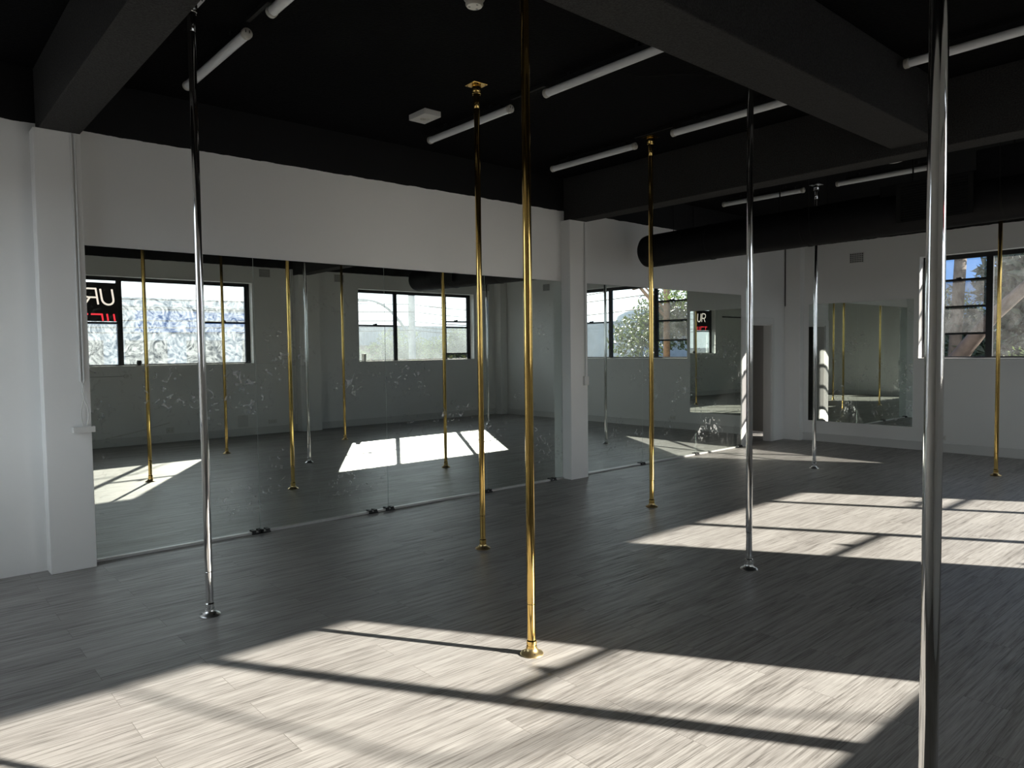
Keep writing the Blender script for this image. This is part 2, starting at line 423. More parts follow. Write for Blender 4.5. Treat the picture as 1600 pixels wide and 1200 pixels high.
for nm, segs in (('letter_l', [[(.05, .125), (.05, 0)]]), ('letter_i', [[(.155, .125), (.155, 0)]]),
                 ('letter_f', [[(.235, 0), (.235, .115), (.405, .115)]]), ('letter_t', [[(.445, .115), (.60, .115)], [(.52, .115), (.52, 0)]])):
    bm = newbm()
    for s_ in segs: stroke(bm, [S(u, v, 0, .005) for u, v in s_], .028)
    obj(nm, bm, M_LR, sign)

# ------------------------------------------------------------------ mirrors
def mirror_panel_x(x0, x1, label, z0=.022, z1=2.437):
    r = empty('wall_mirror', (x0, YL, 0), label, 'mirror', 'wall mirrors between the piers')
    w = x1-x0; g = .0022
    bm = newbm(); add_box(bm, g, w-g, -.0055, 0, z0, z1); obj('backing', bm, M_EDGE, r)
    bm = newbm(); bm.faces.new([bm.verts.new(v) for v in ((g,-.006,z0),(w-g,-.006,z0),(w-g,-.006,z1),(g,-.006,z1))]); obj('mirror_glass', bm, M_MIRROR, r)
    return r
m1 = [1.212, 2.509, 3.833, 5.124, 6.340]; m2 = [6.655, 7.906, 9.166, 10.415]
l1 = ['tall wall mirror beside the pier with the cable box, first of the long row', 'tall wall mirror second from the left pier, smudged along its left seam', 'tall wall mirror third from the left pier, behind the two front brass poles', 'tall wall mirror ending at the middle pier, fourth of the long row']
l2 = ['tall wall mirror just past the middle pier, behind the far brass pole', 'tall wall mirror in the middle of the far trio, right of the brass pole', 'tall wall mirror next to the white door casing']
for a, b, l in zip(m1, m1[1:], l1): mirror_panel_x(a, b, l)
for a, b, l in zip(m2, m2[1:], l2): mirror_panel_x(a, b, l)
def far_mirror(y0, y1, label):
    r = empty('wall_mirror', (XF, y0, 0), label, 'mirror', 'mirrors on the far wall')
    w = y1-y0; z0, z1 = .346, 2.312
    bm = newbm(); add_box(bm, -.0055, 0, 0, w-.001, z0, z1); obj('backing', bm, M_EDGE, r)
    bm = newbm(); bm.faces.new([bm.verts.new(v) for v in ((-.006,0,z0),(-.006,w-.001,z0),(-.006,w-.001,z1),(-.006,0,z1))]); obj('mirror_glass', bm, M_MIRROR, r)
far_mirror(4.275, 5.085, 'square wall mirror on the far wall, right half nearer the window')
far_mirror(5.085, 5.93, 'square wall mirror on the far wall, left half nearer the door')

def rail(x0, x1, clips, label):
    r = empty('mirror_rail', (x0, YL, 0), label, 'mirror rail', 'rails under the wall mirrors')
    bm = newbm(); add_box(bm, 0, x1-x0, -.03, -.008, 0, .022); bev(bm, .004); obj('channel', bm, M_RAILM, r)
    for c in clips:
        bm = newbm(); add_box(bm, c-x0-.045, c-x0-.012, -.042, -.0065, .002, .034); add_box(bm, c-x0+.012, c-x0+.045, -.042, -.0065, .002, .034)
        add_box(bm, c-x0-.05, c-x0+.05, -.05, -.03, .0, .012); bev(bm, .003, 1); obj('clip', bm, M_CLIP, r)
rail(1.192, 6.34, [2.47, 2.54, 3.64, 3.833, 5.124, 6.15], 'thin pale rail on the floor under the long row of mirrors, dark clips')
rail(6.655, 10.42, [6.72, 7.88, 9.166, 10.36], 'thin pale rail on the floor under the far trio of mirrors')

# ------------------------------------------------------------------ dance poles
def make_pole(metal, flange, label):
    r = empty('dance_pole', (0,0,0), label, 'pole', 'dance poles')
    R = .0225
    bm = newbm(); add_lathe(bm, [(R*.97,.05),(R*.97,.268),(R*.90,.270),(R*.90,.274),(R,.276),(R,3.50),(R*.93,3.502),(R*.93,3.505),(R,3.507),(R*1.02,3.56),(R*1.25,3.60),(R*1.25,3.605)], 32); obj('tube', bm, metal, r, smooth=True)
    bm = newbm(); add_lathe(bm, [(0,0),(.060,0),(.062,.003),(.058,.008),(.045,.014),(.033,.024),(.029,.032),(.029,.036),(0,.036)], 40); fl_ = obj('floor_flange', bm, flange, r, smooth=True)
    bm = newbm(); add_lathe(bm, [(.0275,.034),(.0275,.046),(.0245,.048),(.0245,.054),(.0272,.056),(.0272,.072),(.0245,.075),(R*.97,.078)], 32); obj('floor_collar', bm, metal, r, smooth=True)
    for k in range(3):
        bm = newbm(); a = .7+k*2*PI/3; add_lathe(bm, [(0,.0150),(.004,.0150),(.0045,.0125),(.004,.010)], 8, (.046*math.cos(a), .046*math.sin(a), 0))
        obj('screw', bm, M_DARK, fl_)
    bm = newbm(); add_lathe(bm, [(0,-.003),(.003,-.002),(.003,.003),(0,.003)], 8, (R*.93, .005, .262), 'x'); obj('grub_screw', bm, M_DARK, r)
    bm = newbm(); add_box(bm, -.065, .065, -.065, .065, HC-.007, HC-.001); bev(bm, .002, 1); pl = obj('ceiling_plate', bm, metal, r)
    for sx in (-1, 1):
        for sy in (-1, 1):
            bm = newbm(); add_lathe(bm, [(0,HC-.009),(.005,HC-.009),(.005,HC-.006)], 8, (sx*.05, sy*.05, 0)); obj('plate_screw', bm, M_DARK, pl)
    bm = newbm(); add_lathe(bm, [(.036,HC-.008),(.037,HC-.012),(.037,HC-.058),(.034,HC-.062),(.034,HC-.072),(.030,HC-.076),(.030,HC-.084)], 32); obj('ceiling_socket', bm, metal, r, smooth=True)
    return r
gold = make_pole(M_BRASS, simple('satin_brass', (.86,.66,.34), .32, metal=1), ''); silver = make_pole(M_CHROME, simple('satin_chrome', (.75,.75,.75), .28, metal=1), '')
poles = [
 ('g', 2.531, 2.756, 'polished brass dance pole standing in the sunlit patch at the front centre'),
 ('g', 3.625, 4.517, 'brass dance pole with a square ceiling plate, just left of front brass pole'),
 ('g', 5.835, 4.532, 'brass dance pole standing in front of mirrors just past the middle pier'),
 ('g', 10.205, 2.701, 'brass dance pole standing in front of the far wall window'),
 ('s', 1.472, 4.518, 'chrome dance pole nearest the left pier, in front of the first mirrors'),
 ('s', 4.673, 2.758, 'chrome dance pole between the front shade and the middle sun patch'),
 ('s', 9.203, 4.489, 'slim chrome dance pole in front of the square far wall mirror'),
 ('s', 2.026, .676, 'thick chrome dance pole closest to the camera at the right'),
 ('g', 4.160, .870, 'brass dance pole seen only in the mirror, below the smeared window'),
 ('g', 6.400, .620, 'brass dance pole seen only in the mirror, left of the hazy street window'),
 ('s', 9.909, .500, 'chrome dance pole seen only in mirror, at the right of the street window'),
]
used = set()
for k, x, y, lab in poles:
    src = gold if k == 'g' else silver
    if k in used: p = copy_tree(src)
    else: p = src; used.add(k)
    p.location = (x, y, 0); p['label'] = lab; p.rotation_euler.z = random.uniform(-.08, .08) + (PI/2 if len(used) % 2 else 0)
    p['group'] = 'brass dance poles' if k == 'g' else 'chrome dance poles'

# ------------------------------------------------------------------ ceiling lights
def make_light():
    r = empty('batten_light', (0,0,0), '', 'light', 'tube lights under the black ceiling')
    bm = newbm(); add_lathe(bm, [(.030,.035),(.030,1.145)], 24, (0,0,0), 'y'); obj('diffuser', bm, M_DIFF, r, smooth=True)
    for a, b in ((0, .036), (1.144, 1.18)):
        bm = newbm(); pr = [(0,a),(.026,a),(.034,a+.006),(.034,b-.004),(.031,b),(0,b)]
        add_lathe(bm, pr, 24, (0,0,0), 'y'); c = obj('end_cap', bm, M_PLAST2, r, smooth=True)
        e = a-.001 if a == 0 else b+.001
        for t in (-.012, .012): box_obj('latch', (t-.003, t+.003, e, e+.001, .0, .018), M_DARK, c)
    bm = newbm(); add_box(bm, -.018, .018, .12, 1.06, .026, .062); obj('gear_tray', bm, M_FRAME, r)
    for t in (.25, .9): box_obj('bracket', (-.012, .012, t, t+.03, .06, .093), M_FRAME, r)
    return r
lp = make_light(); first = True
LZ = HC-.093
for x, y, lab in [
  (1.815, 4.53, 'white tube light hanging left of centre, behind the left chrome pole'),
  (1.815, 3.00, 'white tube light cut by the top edge of the frame, upper left'),
  (4.020, 4.55, 'white tube light behind the square plate brass pole'),
  (4.000, 2.95, 'white tube light running up to the dark beam, right of the front brass pole'),
  (5.695, 4.60, 'white tube light left of the far brass pole top'),
  (5.640, 2.95, 'white tube light passing behind the middle chrome pole, under the beam'),
  (8.970, 4.53, 'small far tube light beyond the second beam, left of the far chrome pole'),
  (8.970, 2.94, 'small far tube light beyond the second beam, left of the closest chrome pole'),
  (5.570, .90, 'white tube light at the upper right behind the closest chrome pole')]:
    l = lp if first else copy_tree(lp); first = False
    l.location = (x, y, LZ); l['label'] = lab
# black surface track joining the lights
for i, (x, a, b, lab) in enumerate([(1.815, 4.18, 4.53, 'left'), (4.01, 4.13, 4.55, 'middle'), (5.66, 4.13, 4.60, 'right')]):
    bm = newbm(); add_box(bm, x-.012, x+.012, a+.01, b-.01, HC-.03, HC-.001)
    tag(obj('cable_cover', bm, M_CABLE), {'left': 'black cable cover joining the two tube lights at the left', 'middle': 'black cable cover between the two centre tube lights', 'right': 'black cable cover between tube lights by the far brass pole'}[lab], 'cable cover')

# smoke alarm
sm = empty('smoke_alarm', (2.73, 3.41, HC), 'round white smoke alarm at the top edge, above the centre', 'smoke alarm')
bm = newbm(); add_lathe(bm, [(0,0),(.062,0),(.062,-.022),(.055,-.03),(0,-.03)], 32); obj('base', bm, M_PLAST2, sm, smooth=True)
bm = newbm(); add_lathe(bm, [(.048,-.028),(.052,-.034),(.052,-.052),(.045,-.062),(0,-.064)], 32); cv = obj('cover', bm, M_PLAST2, sm, smooth=True)
M_GSLOT = simple('grey_slot', (.25,.24,.23), .5)
for k in range(3):
    a = k*2.1+.4; box_obj('sensor_slot', (.03*math.cos(a)-.006, .03*math.cos(a)+.006, .03*math.sin(a)-.004, .03*math.sin(a)+.004, -.0655, -.063), M_GSLOT, cv)
# emergency light box
eb = empty('emergency_light', (3.70, 5.34, HC), 'flat square white box on the black ceiling, left of the brass pole', 'emergency light')
bm = newbm(); add_box(bm, -.085, .085, -.125, .125, -.05, 0); bev(bm, .005); hs = obj('housing', bm, M_PLAST, eb)
bm = newbm(); add_lathe(bm, [(.045,-.050),(.042,-.054),(.036,-.052),(0,-.052)], 28); add_lathe(bm, [(0,-.060),(.008,-.058),(.010,-.051)], 12); obj('lens', bm, M_PLAST2, eb, smooth=True)
bm = newbm(); add_box(bm, .0855, .087, -.01, .0, -.032, -.018); obj('test_switch', bm, M_DARK, hs)
# dome at far beam
bm = newbm(); add_lathe(bm, [(0,-.055),(.07,-.05),(.13,-.03),(.16,-.002),(.16,0),(0,0)], 32)
tag(obj('dome_light', bm, M_PLAST2, loc=(8.59, 3.31, HC), smooth=True), 'shallow white dome fitting half hidden by the second beam', 'ceiling fitting')
# thin cable drooping on ceiling
bm = newbm(); pts = []
for i in range(15):
    t = i/14; pts.append((4.08+1.25*t, 3.55-.55*t + .12*math.sin(t*6), HC-.012-.05*math.sin(PI*t)*abs(math.cos(PI*t*1.1))))
add_tube(bm, pts, .004, 6); tag(obj('hanging_cable', bm, M_CABLE), 'thin loose black cable sagging under the ceiling by the dark beam', 'cable')

# ------------------------------------------------------------------ duct
DX, DZ, DRD = 7.54, 2.85, .205
du = empty('air_duct', (DX, 1.35, DZ+.06), 'fat round black air duct hanging before the far wall', 'duct')
bm = newbm()
pr = [(0,0),(DRD*.80,.0),(DRD*.95,.03),(DRD,.08)]
for s_ in (1.2, 2.4, 3.6): pr += [(DRD, s_-.02),(DRD+.006, s_-.015),(DRD+.006, s_+.015),(DRD, s_+.02)]
pr += [(DRD,4.52),(DRD*.95,4.57),(DRD*.80,4.60),(0,4.60)]
add_lathe(bm, pr, 48, (0,0,0), 'y'); obj('duct_body', bm, M_DUCT, du, smooth=True)
for yy in (.6, 2.3, 4.0):
    for sx in (-1, 1):
        bm = newbm(); add_tube(bm, [(sx*(DRD+.004), yy, 0), (sx*(DRD+.004), yy, HC-DZ)], .004, 8); obj('hanger_rod', bm, M_CABLE, du)
    bm = newbm()
    n = 24
    for k in range(n):
        a0 = PI + PI*k/n; a1 = PI + PI*(k+1)/n
        vs = [bm.verts.new((r*math.cos(a), yy+d, r*math.sin(a))) for (r, a, d) in ((DRD+.003,a0,-.012),(DRD+.003,a1,-.012),(DRD+.003,a1,.012),(DRD+.003,a0,.012))]
        bm.faces.new(vs)
    obj('hanger_strap', bm, M_CABLE, du, smooth=True)
gr = obj('grille', (lambda b: (add_box(b, -DRD-.04, -DRD+.06, .82, 1.40, -.12, .20), b)[1])(newbm()), M_DUCT, du)
bm = newbm()
for k in range(13): add_box(bm, -DRD-.052, -DRD-.040, .83, 1.39, -.105+k*.023, -.096+k*.023)
add_box(bm, -DRD-.048, -DRD-.04, .79, .83, -.14, .22); add_box(bm, -DRD-.048, -DRD-.04, 1.39, 1.43, -.14, .22); add_box(bm, -DRD-.048, -DRD-.04, .83, 1.39, -.14, -.12); add_box(bm, -DRD-.048, -DRD-.04, .83, 1.39, .20, .22)
obj('grille_vanes', bm, M_CABLE, gr)
du.rotation_euler.x = -.06/4.6
bm = newbm(); add_box(bm, -.14, .46, .80, 1.62, -.10, .25); add_box(bm, -.14, .46, .08, .80, -.10, .42); obj('plenum_box', bm, M_DUCT, du)
# black cable tray under the ceiling beyond the second beam
bm = newbm(); add_box(bm, 8.28, 8.32, 1.5, 4.55, 3.185, 3.205)
for yy in (1.6, 3.0, 4.5): add_box(bm, 8.294, 8.306, yy-.006, yy+.006, 3.205, HC)
tag(obj('cable_tray', bm, M_CABLE), 'thin black tray hanging above the round duct', 'cable tray')

# ------------------------------------------------------------------ vents, outlets, conduits
def air_vent(x, y, z, face, label, w=.21, h=.145):
    r = empty('air_vent', (x, y, z), label, 'vent', 'small gridded air vents high on the walls')
    if face == '-x': r.rotation_euler.z = -PI/2
    elif face == '+y': r.rotation_euler.z = PI
    # local: plate in xz plane, facing -y
    box_obj('back_panel', (-w/2, w/2, -.004, -.001, -h/2, h/2), M_DARK, r)
    bm = newbm(); t = .012
    add_box(bm, -w/2-.01, w/2+.01, -.011, -.004, h/2-.002, h/2+.01); add_box(bm, -w/2-.01, w/2+.01, -.011, -.004, -h/2-.01, -h/2+.002)
    add_box(bm, -w/2-.01, -w/2+.002, -.011, -.004, -h/2, h/2); add_box(bm, w/2-.002, w/2+.01, -.011, -.004, -h/2, h/2)
    nx, nz = 8, 5
    for k in range(1, nx): c = -w/2+w*k/nx; add_box(bm, c-.0042, c+.0042, -.010, -.004, -h/2, h/2)
    for k in range(1, nz): c = -h/2+h*k/nz; add_box(bm, -w/2, w/2, -.0095, -.004, c-.0042, c+.0042)
    obj('grid', bm, M_BASE, r); return r
air_vent(XF, 5.14, 3.02, '-x', 'small gridded air vent high on the far wall, left of the window')
air_vent(XF, .26, 3.07, '-x', 'small gridded air vent on far wall seen at the right end of the long mirror')
air_vent(5.81, YR, 3.18, '+y', 'small gridded air vent seen in the mirror, right of smeared window')
air_vent(7.43, YR, 3.17, '+y', 'small gridded air vent seen in the mirror, between the windows')
air_vent(11.45, YR, 3.16, '+y', 'small gridded air vent seen in the mirror, right of street window')

def outlet(x, y, z, face, label, w=.115, h=.072):
    r = empty('power_outlet', (x, y, z), label, 'power outlet')
    r.rotation_euler.z = {'-x': -PI/2, '+y': PI, '-y': 0}[face]
    bm = newbm(); add_box(bm, -w/2, w/2, -.012, 0, -h/2, h/2); bev(bm, .003, 1); obj('plate', bm, M_PLAST, r)
    for cx in (-.028, .028): box_obj('socket_face', (cx-.014, cx+.014, -.0135, -.0118, -.018, .018), M_PLAST2, r)
outlet(XF, 3.86, .215, '-x', 'white power outlet above the skirting under the far window')
outlet(3.964, YR, .215, '+y', 'white power outlet in the mirror, below the smeared window', .13, .10)
outlet(5.90, YR, .24, '+y', 'white power outlet in the mirror, below the vent near the wall pier', .17, .08)
outlet(XF, 1.0, .215, '-x', 'white power outlet on the far wall seen in the far trio of mirrors')
# wall board standing proud by outlets
o = box_obj('access_panel', (5.20, 5.40, YR, YR+.012, .17, .40), M_BASE, bevel=.003); tag(o, 'flat white access panel low on the window wall, seen in the mirror', 'access panel')

def conduit(name, pts, r, label, m=M_BASE, cat='conduit'):
    bm = newbm(); add_tube(bm, pts, r, 10); return tag(obj(name, bm, m, smooth=True), label, cat)
c = empty('cable_conduit', (1.125, 6.15, 1.05), 'white conduit down the left pier into a small open white box', 'conduit')
bm = newbm(); add_tube(bm, [(0, -.010, .36), (0, -.010, 2.17)], .009, 10); obj('pipe', bm, M_BASE, c, smooth=True)
bm = newbm(); add_tube(bm, [(.022, -.010, .36), (.022, -.010, 2.17)], .009, 10); obj('pipe', bm, M_BASE, c, smooth=True)
for dx, ph in ((0, 1), (.022, -1)):
    bm = newbm(); add_tube(bm, [(dx+.018*ph*math.sin(PI*t*2)*(1-t*.3)+t*.008, -.012-.02*math.sin(PI*t), .365-.34*t) for t in [i/12 for i in range(13)]], .0045, 8); obj('cable', bm, M_PLAST, c, smooth=True)
bm = newbm()
add_box(bm, -.065, .075, -.062, -.056, -.02, .022); add_box(bm, -.065, .075, -.056, 0, -.02, -.014)
add_box(bm, -.065, -.060, -.056, 0, -.014, .022); add_box(bm, .070, .075, -.056, 0, -.014, .022)
obj('junction_box', bm, M_PLAST, c)
c = empty('cable_conduit', (6.600, 6.15, 1.21), 'thin white conduit down the middle pier ending in a switch box', 'conduit')
bm = newbm(); add_tube(bm, [(0, -.010, .05), (0, -.010, 1.95)], .008, 10); obj('pipe', bm, M_BASE, c, smooth=True)
bm = newbm(); add_box(bm, -.035, .035, -.034, 0, -.055, .055); bev(bm, .004); obj('switch_box', bm, M_PLAST, c)
c = empty('cable_conduit', (3.27, YR, 1.225), 'thin conduit with a round end box under the smeared window, in the mirror', 'conduit')
bm = newbm(); add_tube(bm, [(-1.6, .010, 0), (0, .010, 0)], .008, 10); obj('pipe', bm, M_BASE, c, smooth=True)
bm = newbm(); add_lathe(bm, [(0,0),(.04,0),(.04,.03),(0,.032)], 20, (0,0,0), 'y'); obj('round_box', bm, M_PLAST, c, smooth=True)
conduit('loose_cable', [(2.9, YR+.03, .15), (3.4, YR+.03, .235), (3.96, YR+.02, .355)], .005, 'loose grey cable slanting above the skirting, in the mirror', M_PLAST2, 'cable')
conduit('wall_cable', [(5.62, YR+.008, 1.405), (6.0, YR+.008, 1.40), (6.42, YR+.008, 1.39)], .006, 'thin horizontal cable between smeared window and wall pier, in the mirror', M_BASE, 'cable')
conduit('wall_pipe', [(6.36, YR+.012, .15), (6.36, YR+.012, 3.28)], .011, 'thin vertical pipe beside the window wall pier, in the mirror', M_BASE, 'pipe')
conduit('curtain_rail', [(.45, YR+.03, 2.66), (1.9, YR+.03, 2.66)], .018, 'thin black rail on the window wall beyond the sign, seen in the far mirrors', M_CABLE, 'rail')
conduit('corner_pipe', [(11.79, 6.285, 2.3), (11.79, 6.285, 3.28)], .007, 'thin dark pipe in the far corner above the door side', M_CABLE, 'pipe')

# ------------------------------------------------------------------ outside
GZ = -4.4
M_PALEC = simple('pale_cable', (.55,.50,.40), .7)
CABLE_PTS = [(5.5, -1.62, 6.9), (6.2, -3.8, 6.2), (6.831, -6.0, 4.871), (6.902, -6.12, 4.803), (6.922, -6.24, 4.718), (6.949, -6.36, 4.659), (7.062, -6.48, 4.665), (7.224, -6.6, 4.69), (7.463, -6.72, 4.715), (7.765, -6.84, 4.755), (8.125, -6.96, 4.822), (9.6, -8.6, 4.6), (13.5, -11.5, 4.9), (17.5, -13.9, 5.6)]  # bends traced back towards the sun from the floor shadow
struct('street_ground', (-40, 90, -90, 60, GZ-.3, GZ), simple('asphalt', (.12,.12,.12), .9, noise=.3, nscale=3))
M_PALEB = simple('pale_render', (.42,.47,.52), .8, noise=.15, nscale=.6)
M_BRICK = simple('brick_wall', (.20,.085,.07), .85, noise=.3, nscale=4)
M_METAL = simple('corrugated_roof', (.30,.33,.36), .5, noise=.1, nscale=2)
M_WHT = simple('white_render', (.7,.7,.68), .7)
M_BWIN = simple('dark_shop_glass', (.05,.07,.09), .15)
M_CONC = simple('concrete_pole', (.30,.30,.29), .8, noise=.15, nscale=8)
M_WOODP = simple('timber_pole', (.22,.12,.06), .8, noise=.3, nscale=10)

b1 = empty('shop_building', (6, -24, GZ), 'pale blue grey shop block across the street, behind the smeared window', 'building')
box_obj('wall', (-9, 9, -4, 4, 0, 8.0), M_PALEB, b1)
box_obj('parapet', (-9.2, 9.2, 3.8, 4.2, 8.0, 8.35), M_WHT, b1)
for k in range(7):
    w_ = box_obj('shop_window', (-8+k*2.4, -6.4+k*2.4, 4.0, 4.06, 4.6, 6.6), M_BWIN, b1)
box_obj('awning', (-8.6, 8.6, 4.06, 5.6, 3.3, 3.5), M_WHT, b1)
box_obj('signboard', (2, 6.5, 4.0, 4.12, 6.9, 7.8), simple('blue_board', (.12,.25,.55), .5), b1)
b2 = empty('warehouse', (27, -32, GZ), 'long brick warehouse with metal roof beyond the street pole, in the mirror', 'building')
box_obj('wall', (-8.5, 16, -6, 6, 0, 6.4), M_BRICK, b2)
bm = newbm(); add_box(bm, -8.9, 16.4, -6.4, 6.4, 6.4, 7.6)
for i in range(100): add_box(bm, -8.9+i*.25, -8.8+i*.25, 6.4, 6.44, 6.4, 7.6)
obj('metal_roof', bm, M_METAL, b2)
for k in range(8):
    w_ = box_obj('window', (-7.5+k*2.9, -6.2+k*2.9, 6.0, 6.05, 3.9, 5.0), M_WHT, b2)
    box_obj('window_glass', (-7.35+k*2.9, -6.35+k*2.9, 6.05, 6.08, 4.0, 4.9), M_BWIN, w_)
b3 = empty('corner_shop', (30, -11.5, GZ), 'grey corner building with a round roof, seen past the far trio of mirrors', 'building')
box_obj('wall', (-4, 4, -9, 3, 0, 7.3), M_METAL, b3)
bm = newbm(); add_lathe(bm, [(1.0,7.3),(.95,7.6),(.75,7.8),(.4,7.92),(0,7.95)], 24, (-1.8,1.2,0)); obj('round_roof', bm, M_METAL, b3, smooth=True)
for k in range(4): box_obj('window', (-4.06, -4.0, -8+k*2.7, -6.3+k*2.7, 3.6, 5.2), M_BWIN, b3)
b4 = empty('blue_shop', (26, -2.2, GZ), 'low blue shop with white posts at street level, seen under open sash', 'building')
box_obj('wall', (-2, 3, -3.6, 2.6, 0, 5.0), simple('blue_wall', (.10,.26,.36), .7, noise=.2, nscale=2), b4)
for k in range(5): box_obj('post', (-3.1, -2.95, -3.4+k*1.35, -3.25+k*1.35, 0, 4.6), M_WHT, b4)
box_obj('shop_window', (-2.05, -2.0, -2.4, 1.8, 3.0, 4.6), M_BWIN, b4)
box_obj('verandah_roof', (-3.2, -2, -3.6, 2.6, 4.6, 4.75), M_WHT, b4)

def pole_obj(name, x, y, r, h, m, label, cat='utility pole'):
    root = empty(name, (x, y, GZ), label, cat)
    bm = newbm(); add_lathe(bm, [(0,0),(r*1.15,0),(r,h*.5),(r*.85,h),(0,h)], 16); obj('pole_shaft', bm, m, root, smooth=True); return root
sp = pole_obj('street_light', 17.55, -14, .16, 11.5, M_CONC, 'tall grey street light pole with curved arm, seen through the hazy window', 'street light')
bm = newbm(); pts = []
for i in range(13):
    t = i/12; pts.append((-.05-2.2*t, 0, 6.50+1.65*(1-(1-t)**2.2)))
add_tube(bm, pts, [.07-.035*i/12 for i in range(13)], 8); obj('lamp_arm', bm, M_CONC, sp, smooth=True)
bm = newbm(); add_box(bm, -2.75, -2.2, -.12, .12, 8.08, 8.2); bev(bm, .03); obj('lamp_head', bm, M_CONC, sp)
up = pole_obj('utility_pole', 18.0, -.80, .10, 11, M_WOODP, 'brown timber power pole with crossarm outside the far window')
bm = newbm(); add_tube(bm, [(0, -1.3, 7.9), (0, 1.3, 8.3)], .06, 6); add_tube(bm, [(0, -.9, 8.0), (0, 0, 7.1)], .03, 6); obj('crossarm', bm, M_WOODP, up)
bm = newbm(); add_tube(bm, [(0,0,6.9), (0,-1.5,8.4)], .05, 6); obj('stay', bm, M_WOODP, up)

def wire(p, q, sag, label, grp):
    bm = newbm(); P, Q = Vector(p), Vector(q)
    add_tube(bm, [P.lerp(Q, t) - Vector((0,0,sag*4*t*(1-t))) for t in [i/16 for i in range(17)]], .018, 5)
    tag(obj('power_line', bm, M_CABLE), label, 'power line', grp)
for k, (z, dy) in enumerate([(3.75,0), (3.40,.3), (3.05,-.3), (2.80,0), (2.62,.2)]):
    wire((-15, -14+dy, z), (17.5, -14+dy, z-.1), .25, 'thin power line crossing outside the street side windows', 'power lines along the street')
    wire((17.6, -14+dy, z-.1), (25.5, -14+dy, z+.1), .25, 'thin power line running on past the street light pole', 'power lines past the street light')
for k, (z, dz) in enumerate([(3.9,.5), (3.65,.3), (3.3,.9), (2.9,.6)]):
    wire((18, -1.6+.7*k*.4, z), (24, -22, z+dz), .3, 'thin power line leading away from the timber pole', 'power lines from the timber pole')
wire((18, -.8, 3.7), (17.6, 22, 4.6), .5, 'thin power line crossing the blue sky over the trees', None)

bm = newbm(); add_tube(bm, CABLE_PTS, .017, 8)  # unseen cable, placed to cast the soft curved shadow on the floor
tag(obj('shadow_cable', bm, M_PALEC, smooth=True), 'unseen slack cable bent to cast the curved floor shadow, above the smeared window', 'cable')
bm = newbm(); add_tube(bm, [(0,0,0),(0,0,3.1)], .03, 8); tag(obj('added_mast', bm, M_CONC, loc=(5.5, -1.58, HC+.2)), 'short steel mast added on the roof edge above the smeared window, holding the shadow cable', 'mast')  # unseen mast, added as an anchor for the shadow cable
# trees
M_BARK = simple('smooth_bark', (.062,.044,.034), .8, noise=.4, nscale=5, bump=.3)
M_BARKD = simple('dark_bark', (.07,.055,.045), .9, noise=.3, nscale=6)
def leafmat(name, c):
    m, nt, out = mat(name); p = pbsdf(nt, out, c, .45, 0, .4)
    tl = N(nt, 'ShaderNodeBsdfTranslucent'); tl.inputs[0].default_value = (c[0]*1.6, c[1]*1.8, c[2]*.8, 1)
    mx = N(nt, 'ShaderNodeMixShader'); mx.inputs[0].default_value = .35
    L(nt, p.outputs[0], mx.inputs[1]); L(nt, tl.outputs[0], mx.inputs[2]); L(nt, mx.outputs[0], out.inputs[0]); return m
M_LEAF = leafmat('gum_leaf', (.07,.095,.035)); M_LEAF2 = leafmat('far_leaf', (.035,.05,.03)); M_LEAFD = simple('dark_leaf', (.03,.042,.022), .6, noise=.6, nscale=1.5); M_LEAF3 = leafmat('greyed_leaf', (.05,.06,.045))  # last leaf green is toned greyer, for the street trees
def foliage(blobs, n, s, parent, m, rnd):
    bm = newbm()
    tot = sum(b[3]**2 for b in blobs)
    for (cx, cy, cz, r) in blobs:
        for _ in range(int(n*r*r/tot)):
            d = Vector((rnd.gauss(0,1), rnd.gauss(0,1), rnd.gauss(0,1))).normalized() * r * (rnd.random()**.45)
            c = Vector((cx, cy, cz)) + Vector((d.x, d.y, d.z*.75))
            a = Vector((rnd.gauss(0,1), rnd.gauss(0,1), rnd.gauss(0,1))).normalized(); b = a.orthogonal().normalized()
            l, w = s*rnd.uniform(.7,1.4), s*rnd.uniform(.25,.5)
            bm.faces.new([bm.verts.new(c+a*l), bm.verts.new(c+b*w), bm.verts.new(c-a*l), bm.verts.new(c-b*w)])
    return obj('foliage', bm, m, parent)
rnd = random.Random(3)
t1 = empty('gum_tree', (16.2, 5.6, GZ), 'leaning gum tree with thick pink brown trunk outside the far window', 'tree')
bm = newbm()
add_tube(bm, [(0,.3,0),(0,.2,3),(0,-.1,4.8),(0,-.6,5.7),(-.1,-1.2,6.5),(-.1,-2.1,7.4),(0,-3.0,8.6),(.1,-3.6,10)], [.24,.21,.18,.155,.125,.10,.07,.04], 14)
add_tube(bm, [(0,.2,4.6),(0,.5,6.5),(.1,.1,9)], [.07,.06,.05], 10)
add_tube(bm, [(0,-.2,5.0),(0,.15,6.2),(0,.2,6.9)], [.12,.08,.05], 8)
obj('trunk', bm, M_BARK, t1, smooth=True)
foliage([(.8,-3.6,9.2,1.5),(.3,-1.6,10.3,1.3),(0,-4.2,7.6,.9),(1.6,-2.6,6.3,.9),(1.5,-3.4,5.2,.8),(1.8,-1.5,5.4,.8)], 5200, .06, t1, M_LEAF, rnd)
t2 = empty('dark_tree', (19.5, 6.0, GZ), 'dark straight trunk and leaves behind the leaning gum tree', 'tree')
bm = newbm(); add_tube(bm, [(0,0,0),(0,.1,5),(.1,.0,8),(0,-.1,12)], [.16,.14,.13,.09], 12); obj('trunk', bm, M_BARKD, t2, smooth=True)
foliage([(0,-1.2,9.0,1.4),(.5,1.2,6.6,1.5),(1,-1.6,5.6,1.3),(1,-2.9,6.2,1.2),(.6,0,5.2,1.4),(1,2.2,5.4,1.3)], 6500, .07, t2, M_LEAF2, rnd)
